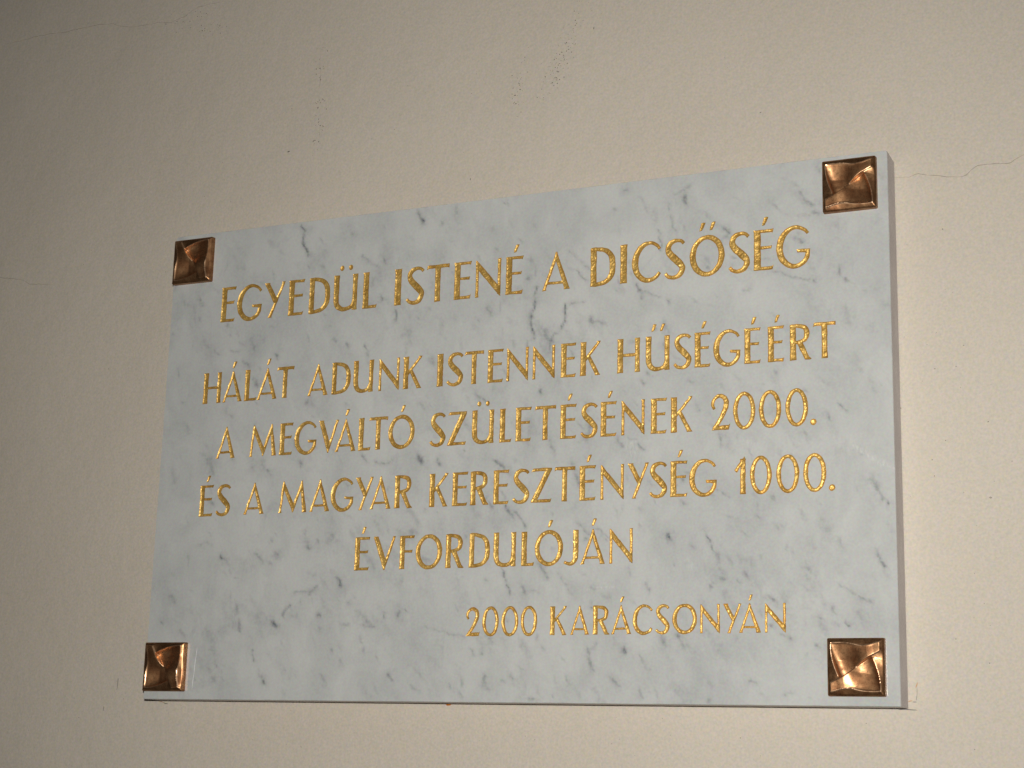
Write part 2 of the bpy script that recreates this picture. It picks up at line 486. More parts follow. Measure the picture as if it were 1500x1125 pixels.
def glyph(ch, w):
    g = []
    if ch == 'E':
        g += stem(-0.004, TH + 0.012) + arm_top(w) + arm_bot(w - 0.005) + arm_mid(w - 0.03)
    elif ch == 'F':
        g += stem(-0.004, TH + 0.012) + arm_top(w) + arm_mid(w - 0.05, 0.53)
    elif ch == 'L':
        g += stem(-0.004, TH + 0.012) + arm_bot(w)
    elif ch == 'H':
        g += stem(-0.004, TH + 0.012) + stem(w - 0.14, 0.14) + poly((0.1, 0.465), (w - 0.1, 0.47), (w - 0.1, 0.555), (0.1, 0.55))
    elif ch == 'I':
        g += stem(0, max(w, 0.165))
    elif ch == 'D':
        g += stem(-0.004, TH + 0.012 - 0.01)
        x0 = 0.25 * w
        g += curve([(0.02, 0.955, 0.085), (x0, 0.957, 0.085), (0.62 * w, 0.90, 0.105), (0.84 * w, 0.74, 0.13), (w - 0.068, 0.5, 0.137),
                    (0.85 * w, 0.26, 0.13), (0.62 * w, 0.10, 0.105), (x0, 0.043, 0.085), (0.02, 0.045, 0.085)], 5)
    elif ch == 'R':
        g += stem(-0.004, TH + 0.012)
        g += curve([(0.02, 0.957, 0.082), (0.35 * w, 0.955, 0.085), (0.7 * w, 0.90, 0.11), (0.86 * w - 0.03, 0.745, 0.13), (0.72 * w, 0.575, 0.11),
                    (0.4 * w, 0.50, 0.08), (0.05, 0.495, 0.07)], 5)
        g += poly((0.30 * w, 0.52), (0.30 * w + 0.15, 0.53), (w - 0.06, 0.08), (w + 0.01, 0.015), (w - 0.01, -0.002), (w - 0.17, 0.0), (0.3 * w + 0.03, 0.44))
    elif ch == 'K':
        g += stem(-0.004, TH + 0.012)
        g += poly((w - 0.12, 1.0), (w + 0.005, 1.0), (w - 0.03, 0.93), (0.17, 0.44), (0.12, 0.52), (w - 0.10, 0.965))
        g += poly((0.20, 0.53), (0.28, 0.62), (w - 0.03, 0.05), (w + 0.005, 0.006), (w - 0.16, 0.0), (w - 0.165, 0.05))
    elif ch == 'A':
        ax = 0.495 * w
        g += poly((ax - 0.02, 1.0), (ax + 0.022, 1.0), (ax + 0.03, 0.86), (0.105, 0.06), (0.115, 0.008), (-0.005, 0.0), (0.025, 0.06), (ax - 0.045, 0.9))
        g += poly((ax - 0.02, 1.0), (ax + 0.02, 1.01), (ax + 0.045, 0.92), (w - 0.015, 0.06), (w + 0.008, 0.006), (w - 0.155, 0.0), (w - 0.15, 0.06), (ax - 0.035, 0.86))
        yb = 0.19
        g += poly((0.13 * w, yb - 0.03), (w * 0.86, yb - 0.03), (w * 0.84, yb + 0.038), (0.15 * w, yb + 0.034))
    elif ch == 'V':
        vx = 0.51 * w
        g += poly((0, 1.0), (0.165, 1.0), (0.17, 0.95), (vx + 0.055, 0.28), (vx + 0.02, 0.0), (vx - 0.02, -0.01), (0.015, 0.94))
        g += poly((w - 0.10, 1.0), (w, 1.0), (w - 0.02, 0.94), (vx + 0.02, 0.0), (vx - 0.02, 0.0), (vx - 0.01, 0.2), (w - 0.1, 0.95))
    elif ch == 'N':
        g += stem(0, 0.082, 0, 0.93, 0.006) + stem(w - 0.084, 0.084, 0.05, 1.0, 0.006)
        g += poly((-0.004, 1.0), (0.035, 0.985), (w - 0.08, 0.30), (w, 0.22), (w, -0.01), (w - 0.03, 0.01), (0.075, 0.72), (0, 0.80))
    elif ch == 'M':
        a, b, c = 0.15 * w, 0.81 * w, 0.52 * w
        g += poly((a - 0.012, 1.01), (a + 0.03, 0.98), (a + 0.025, 0.82), (0.095, 0.07), (0.105, 0.005), (-0.005, 0), (0.02, 0.06), (a - 0.055, 0.86))
        g += poly((a - 0.012, 1.01), (a + 0.045, 0.93), (c + 0.035, 0.24), (c + 0.012, 0.02), (c - 0.02, 0.0), (c - 0.045, 0.1), (a - 0.035, 0.82))
        g += poly((c - 0.02, 0.0), (c + 0.015, 0.02), (b + 0.01, 0.8), (b + 0.02, 0.98), (b - 0.01, 1.0), (b - 0.04, 0.93), (c - 0.03, 0.2))
        g += poly((b - 0.022, 0.99), (b + 0.02, 1.01), (b + 0.045, 0.8), (w, 0.07), (w + 0.01, 0.005), (w - 0.155, 0), (w - 0.14, 0.07), (b - 0.055, 0.85))
    elif ch == 'T':
        g += stem(0.5 * w - TH / 2, TH, 0, 0.96)
        g += poly((0.03, 1.0), (w, 1.005), (w - 0.008, 0.895), (w - 0.06, 0.912), (0.05, 0.912), (0, 0.885))
    elif ch == 'U':
        g += curve([(0.074, 1.0, 0.155), (0.074, 0.7, 0.148), (0.074, 0.34, 0.15), (0.115, 0.15, 0.14), (0.27 * w + 0.05, 0.055, 0.11), (0.55 * w, 0.045, 0.095),
                    (w - 0.17, 0.10, 0.10), (w - 0.09, 0.24, 0.11), (w - 0.08, 0.4, 0.1)], 5)
        g += stem(w - 0.142, 0.142)
    elif ch == 'O':
        g += ring(w / 2, 0.5, w / 2 - 0.066, 0.5 - 0.035, 0.138, 0.098, 48, -0.25)
    elif ch == 'C':
        g += curve([(w - 0.015, 0.80, 0.062), (0.88 * w, 0.895, 0.06), (0.66 * w, 0.972, 0.075), (0.40 * w, 0.93, 0.105), (0.18 * w, 0.75, 0.135), (0.072, 0.49, 0.15),
                    (0.17 * w, 0.23, 0.135), (0.38 * w, 0.06, 0.115), (0.63 * w, 0.025, 0.095), (0.84 * w, 0.09, 0.085), (w - 0.02, 0.20, 0.07)], 5)
    elif ch == 'G':
        g += curve([(w - 0.05, 0.80, 0.06), (0.84 * w, 0.895, 0.06), (0.62 * w, 0.972, 0.078), (0.38 * w, 0.93, 0.105), (0.17 * w, 0.75, 0.135), (0.072, 0.49, 0.15),
                    (0.16 * w, 0.23, 0.135), (0.36 * w, 0.06, 0.115), (0.58 * w, 0.022, 0.095), (0.78 * w, 0.09, 0.095), (0.90 * w, 0.22, 0.10), (w - 0.055, 0.36, 0.085)], 5)
        g += poly((0.60 * w, 0.43), (w, 0.42), (w - 0.01, 0.33), (w - 0.08, 0.335), (0.62 * w, 0.355))
    elif ch == 'S':
        g += curve([(0.93 * w, 0.875, 0.07), (0.80 * w, 0.94, 0.07), (0.55 * w, 0.962, 0.085), (0.28 * w, 0.90, 0.115), (0.155 * w + .01, 0.755, 0.13), (0.30 * w, 0.61, 0.155),
                    (0.62 * w, 0.44, 0.165), (0.86 * w, 0.27, 0.135), (0.74 * w, 0.09, 0.115), (0.46 * w, 0.028, 0.085), (0.20 * w, 0.06, 0.075), (0.045 * w, 0.145, 0.07)], 5)
    elif ch == 'Z':
        g += poly((0.06, 1.0), (w, 1.0), (w, 0.95), (w - 0.12, 0.91), (0.03, 0.91), (-0.005, 0.885))
        g += poly((w - 0.19, 0.95), (w - 0.1, 1.0), (w, 1.0), (w, 0.94), (0.18, 0.05), (0.1, 0.0), (0, 0), (0.0, 0.045))
        g += poly((0, 0), (w - 0.03, 0), (w, 0.11), (w - 0.04, 0.088), (0.1, 0.085))
    elif ch == 'J':
        x = w - 0.08
        g += curve([(x, 1.0, 0.158), (x, 0.7, 0.148), (x, 0.35, 0.15), (x - 0.015, 0.17, 0.14), (x - 0.09, 0.06, 0.115), (x - 0.2, 0.03, 0.085), (0.03, 0.085, 0.06)], 5)
    elif ch == 'Y':
        g += poly((0, 1.0), (0.17, 1.0), (0.17, 0.95), (0.63 * w, 0.53), (0.58 * w, 0.40), (0.47 * w, 0.42), (0.02, 0.95))
        g += poly((w - 0.10, 1.0), (w + 0.005, 1.0), (w - 0.02, 0.93), (0.40 * w, 0.04), (0.41 * w, 0.0), (0.41 * w - 0.125, 0.0), (0.40 * w - 0.09, 0.05), (w - 0.10, 0.94))
    elif ch == '0':
        g += ring(w / 2, 0.5, w / 2 - 0.052, 0.52 - 0.045, 0.112, 0.088, 44)
    elif ch == '1':
        g += stem(w - 0.15, 0.145, 0, 0.97)
        g += poly((w - 0.03, 1.03), (w - 0.01, 0.9), (w - 0.13, 0.80), (0.075, 0.62), (0.05, 0.60), (-0.01, 0.665), (w - 0.13, 0.92))
    elif ch == '2':
        g += curve([(0.17 * w, 0.59, 0.06), (0.08 * w, 0.70, 0.07), (0.16 * w, 0.86, 0.08), (0.43 * w, 0.955, 0.09), (0.72 * w, 0.88, 0.12), (0.80 * w, 0.71, 0.13),
                    (0.66 * w, 0.48, 0.12), (0.40 * w, 0.22, 0.10), (0.12 * w, 0.03, 0.09)], 5)
        g += poly((0, 0), (0.92 * w, 0), (w, 0.165), (0.93 * w, 0.125), (0.12, 0.115))
    elif ch == '.':
        a = np.linspace(0, 2 * math.pi, 16, endpoint=False)
        r = 0.085
        g += [np.stack([w / 2 + r * np.cos(a), 0.075 + r * np.sin(a)], 1)]
    return g

def mark_polys(kind, cx, cy=1.0):
    """accents: list of marks, each a list of polygons"""
    def acute(x, s=1.0, y=1.10):
        return poly((x - 0.02, y), (x + 0.045, y + 0.012), (x + 0.075, y + 0.07), (x + 0.135, y + 0.205), (x + 0.085, y + 0.215), (x + 0.035, y + 0.20), (x - 0.005, y + 0.08))
    def dot(x, y=1.19, r=0.066):
        a = np.linspace(0, 2 * math.pi, 14, endpoint=False)
        return [np.stack([x + r * 0.92 * np.cos(a), y + r * 1.12 * np.sin(a)], 1)]
    if kind == 'acute':
        return [acute(cx - 0.02)]
    if kind == 'double':
        return [acute(cx - 0.175, y=1.13), acute(cx + 0.085, y=1.13)]
    if kind == 'dots':
        return [dot(cx - 0.135), dot(cx + 0.135)]
    return []

ACC = {'Á': ('A', 'acute'), 'É': ('E', 'acute'), 'Ó': ('O', 'acute'), 'Ü': ('U', 'dots'), 'Ő': ('O', 'double'), 'Ű': ('U', 'double')}

def densify(p, step=0.045):
    out = []
    n = len(p)
    for i in range(n):
        a, b = p[i], p[(i + 1) % n]
        k = max(1, int(math.ceil(np.hypot(*(b - a)) / step)))
        for j in range(k):
            out.append(a + (b - a) * j / k)
    return np.array(out)

def outline(polys, seed):
    """union of polygons in mm -> boundary loops (list of arrays)"""
    vs, fs = [], []
    for p in polys:
        area = 0.5 * np.sum(p[:, 0] * np.roll(p[:, 1], -1) - np.roll(p[:, 0], -1) * p[:, 1])
        if area < 0:
            p = p[::-1]
        i0 = len(vs)
        vs += [Vector((float(x), float(y))) for x, y in p]
        fs.append(list(range(i0, i0 + len(p))))
    V, E, F, ov, oe, of = delaunay_2d_cdt(vs, [], fs, 0, 1e-4, True)
    inside = [f for f, o in zip(F, of) if len(o)]
    cnt = {}
    for f in inside:
        for a, b in ((f[0], f[1]), (f[1], f[2]), (f[2], f[0])):
            cnt[(a, b)] = 1
    nxt = {}
    for (a, b) in cnt:
        if (b, a) not in cnt:
            nxt.setdefault(a, []).append(b)
    P = np.array([(v.x, v.y) for v in V])
    loops = []
    while nxt:
        s = next(iter(nxt))
        loop = [s]
        c = s
        while True:
            lst = nxt.get(c)
            if not lst:
                break
            d = lst.pop()
            if not lst:
                del nxt[c]
            if d == s:
                break
            loop.append(d)
            c = d
        if len(loop) > 5:
            L = P[loop]
            d = np.hypot(*(np.roll(L, -1, 0) - L).T)
            L = L[d > 0.12]
            a_ = 0.5 * np.sum(L[:, 0] * np.roll(L[:, 1], -1) - np.roll(L[:, 0], -1) * L[:, 1])
            if abs(a_) > 0.8:
                loops.append(L)
    return loops

def loops_cdt(loops, extra):
    vs, fs = [], []
    for L in loops:
        i0 = len(vs)
        if np.sum(L[:, 0] * np.roll(L[:, 1], -1) - np.roll(L[:, 0], -1) * L[:, 1]) < 0:
            L = L[::-1]
        vs += [Vector((float(x), float(y))) for x, y in L]
        fs.append(list(range(i0, i0 + len(L))))
    nb = len(vs)
    vs += [Vector((float(x), float(y))) for x, y in extra]
    return delaunay_2d_cdt(vs, [], fs, 0, 1e-5, True)

def seg_dist(P, loops):
    """distance from points P to the loops"""
    A = np.vstack([L for L in loops])
    B = np.vstack([np.roll(L, -1, 0) for L in loops])
    d = B - A
    l2 = (d ** 2).sum(1) + 1e-12
    best = np.full(len(P), 1e9)
    for s in range(0, len(P), 4000):
        q = P[s:s + 4000]
        t = np.clip(((q[:, None] - A) * d).sum(2) / l2, 0, 1)
        r = q[:, None] - (A + t[..., None] * d)
        best[s:s + 4000] = np.sqrt((r ** 2).sum(2).min(1))
    return best

def inside_loops(P, loops):
    c = np.zeros(len(P), int)
    for L in loops:
        A, B = L, np.roll(L, -1, 0)
        for (x0, y0), (x1, y1) in zip(A, B):
            m = ((y0 > P[:, 1]) != (y1 > P[:, 1])) & (P[:, 0] < (x1 - x0) * (P[:, 1] - y0) / (y1 - y0 + 1e-12) + x0)
            c += m
    return c % 2 == 1

ALL_LOOPS = []

def carve(name, polys, parent, seed, depth=1.1):
    """one cut-in, gilded mark: walls fall from the face to a rough trough"""
    loops = outline(polys, seed)
    ALL_LOOPS.extend(loops)
    A = np.vstack(loops)
    lo, hi = A.min(0), A.max(0)
    st = 0.62
    gx, gy = np.meshgrid(np.arange(lo[0], hi[0], st), np.arange(lo[1], hi[1], st))
    rs = np.random.RandomState(seed)
    G = np.stack([gx.ravel(), gy.ravel()], 1) + (rs.rand(gx.size, 2) - 0.5) * 0.25
    G = G[inside_loops(G, loops)]
    if len(G):
        G = G[seg_dist(G, loops) > 0.26]
    V, E, F, ov, oe, of = loops_cdt(loops, G)
    P = np.array([(v.x, v.y) for v in V])
    F = [f for f, o in zip(F, of) if len(o) % 2 == 1]
    used = sorted({i for f in F for i in f})
    remap = {u: i for i, u in enumerate(used)}
    P = P[used]
    F = [tuple(remap[i] for i in f) for f in F]
    d = seg_dist(P, loops)
    prof = 1 - np.exp(-(d / 0.55) ** 1.2)
    rough = 0.20 * vnoise(P[:, 0], P[:, 1], 1.5, 3) + 0.30 * vnoise(P[:, 0], P[:, 1], 4.5, 5) - 0.35 * np.clip(vnoise(P[:, 0], P[:, 1], 2.6, 8) - 0.45, 0, 1)
    dep = np.clip(depth * prof + rough * np.clip(d / 0.8, 0, 1), 0, 3)
    dep[d < 1e-3] = 0
    v3 = np.stack([P[:, 0], dep, P[:, 1]], 1)
    return link(name, v3, F, M_gold, parent, smooth=True)

plaque = empty('memorial_plaque', 'grey-white veined marble slab with gilded inscription mounted on the wall', 'plaque')

seed = 100
for li, (b0, b1, c0, c1, row) in enumerate(LINES):
    items = row.split(' ')
    xs0, xs1 = float(items[0].split(',')[1]), float(items[-1].split(',')[2])
    for it in items:
        ch, xa, xb = it.split(',')
        xa, xb = float(xa), float(xb)
        t = (0.5 * (xa + xb) - xs0) / (xs1 - xs0)
        zb = b0 + (b1 - b0) * t
        cap = (c0 + (c1 - c0) * t) - zb
        base, acc = ACC.get(ch, (ch, None))
        if base == 'I' :
            pass
        w = (xb - xa) / cap
        seed += 1
        rs = np.random.RandomState(seed)
        def place(p):
            p = densify(p)
            x = xa + p[:, 0] * cap
            z = zb + p[:, 1] * cap
            sg = 1 if np.sum(x * np.roll(z, -1) - np.roll(x, -1) * z) > 0 else -1
            tx, tz = np.roll(x, -1) - np.roll(x, 1), np.roll(z, -1) - np.roll(z, 1)
            tl = np.hypot(tx, tz) + 1e-9
            x, z = x + 0.12 * sg * tz / tl, z - 0.12 * sg * tx / tl
            s = seed * 37.0
            x = x + 0.20 * vnoise(x + s, z, 3.2, 21) + 0.12 * vnoise(x + s, z, 1.4, 22)
            z = z + 0.20 * vnoise(x + s, z, 3.4, 23) + 0.12 * vnoise(x + s, z, 1.3, 24)
            return np.stack([x, z], 1)
        polys = [place(p) for p in glyph(base, w)]
        L = carve('letter', polys, plaque, seed)
        L['label'] = ('gilded full stop' if ch == '.' else 'gilded numeral ' + ch if ch.isdigit() else 'gilded capital letter ' + ch)
        if acc:
            cx = w * (0.5 if base != 'A' else 0.495)
            for mp_ in mark_polys(acc, cx):
                o = carve('accent_mark', [place(p) for p in mp_], L, seed + 5000, 0.9)

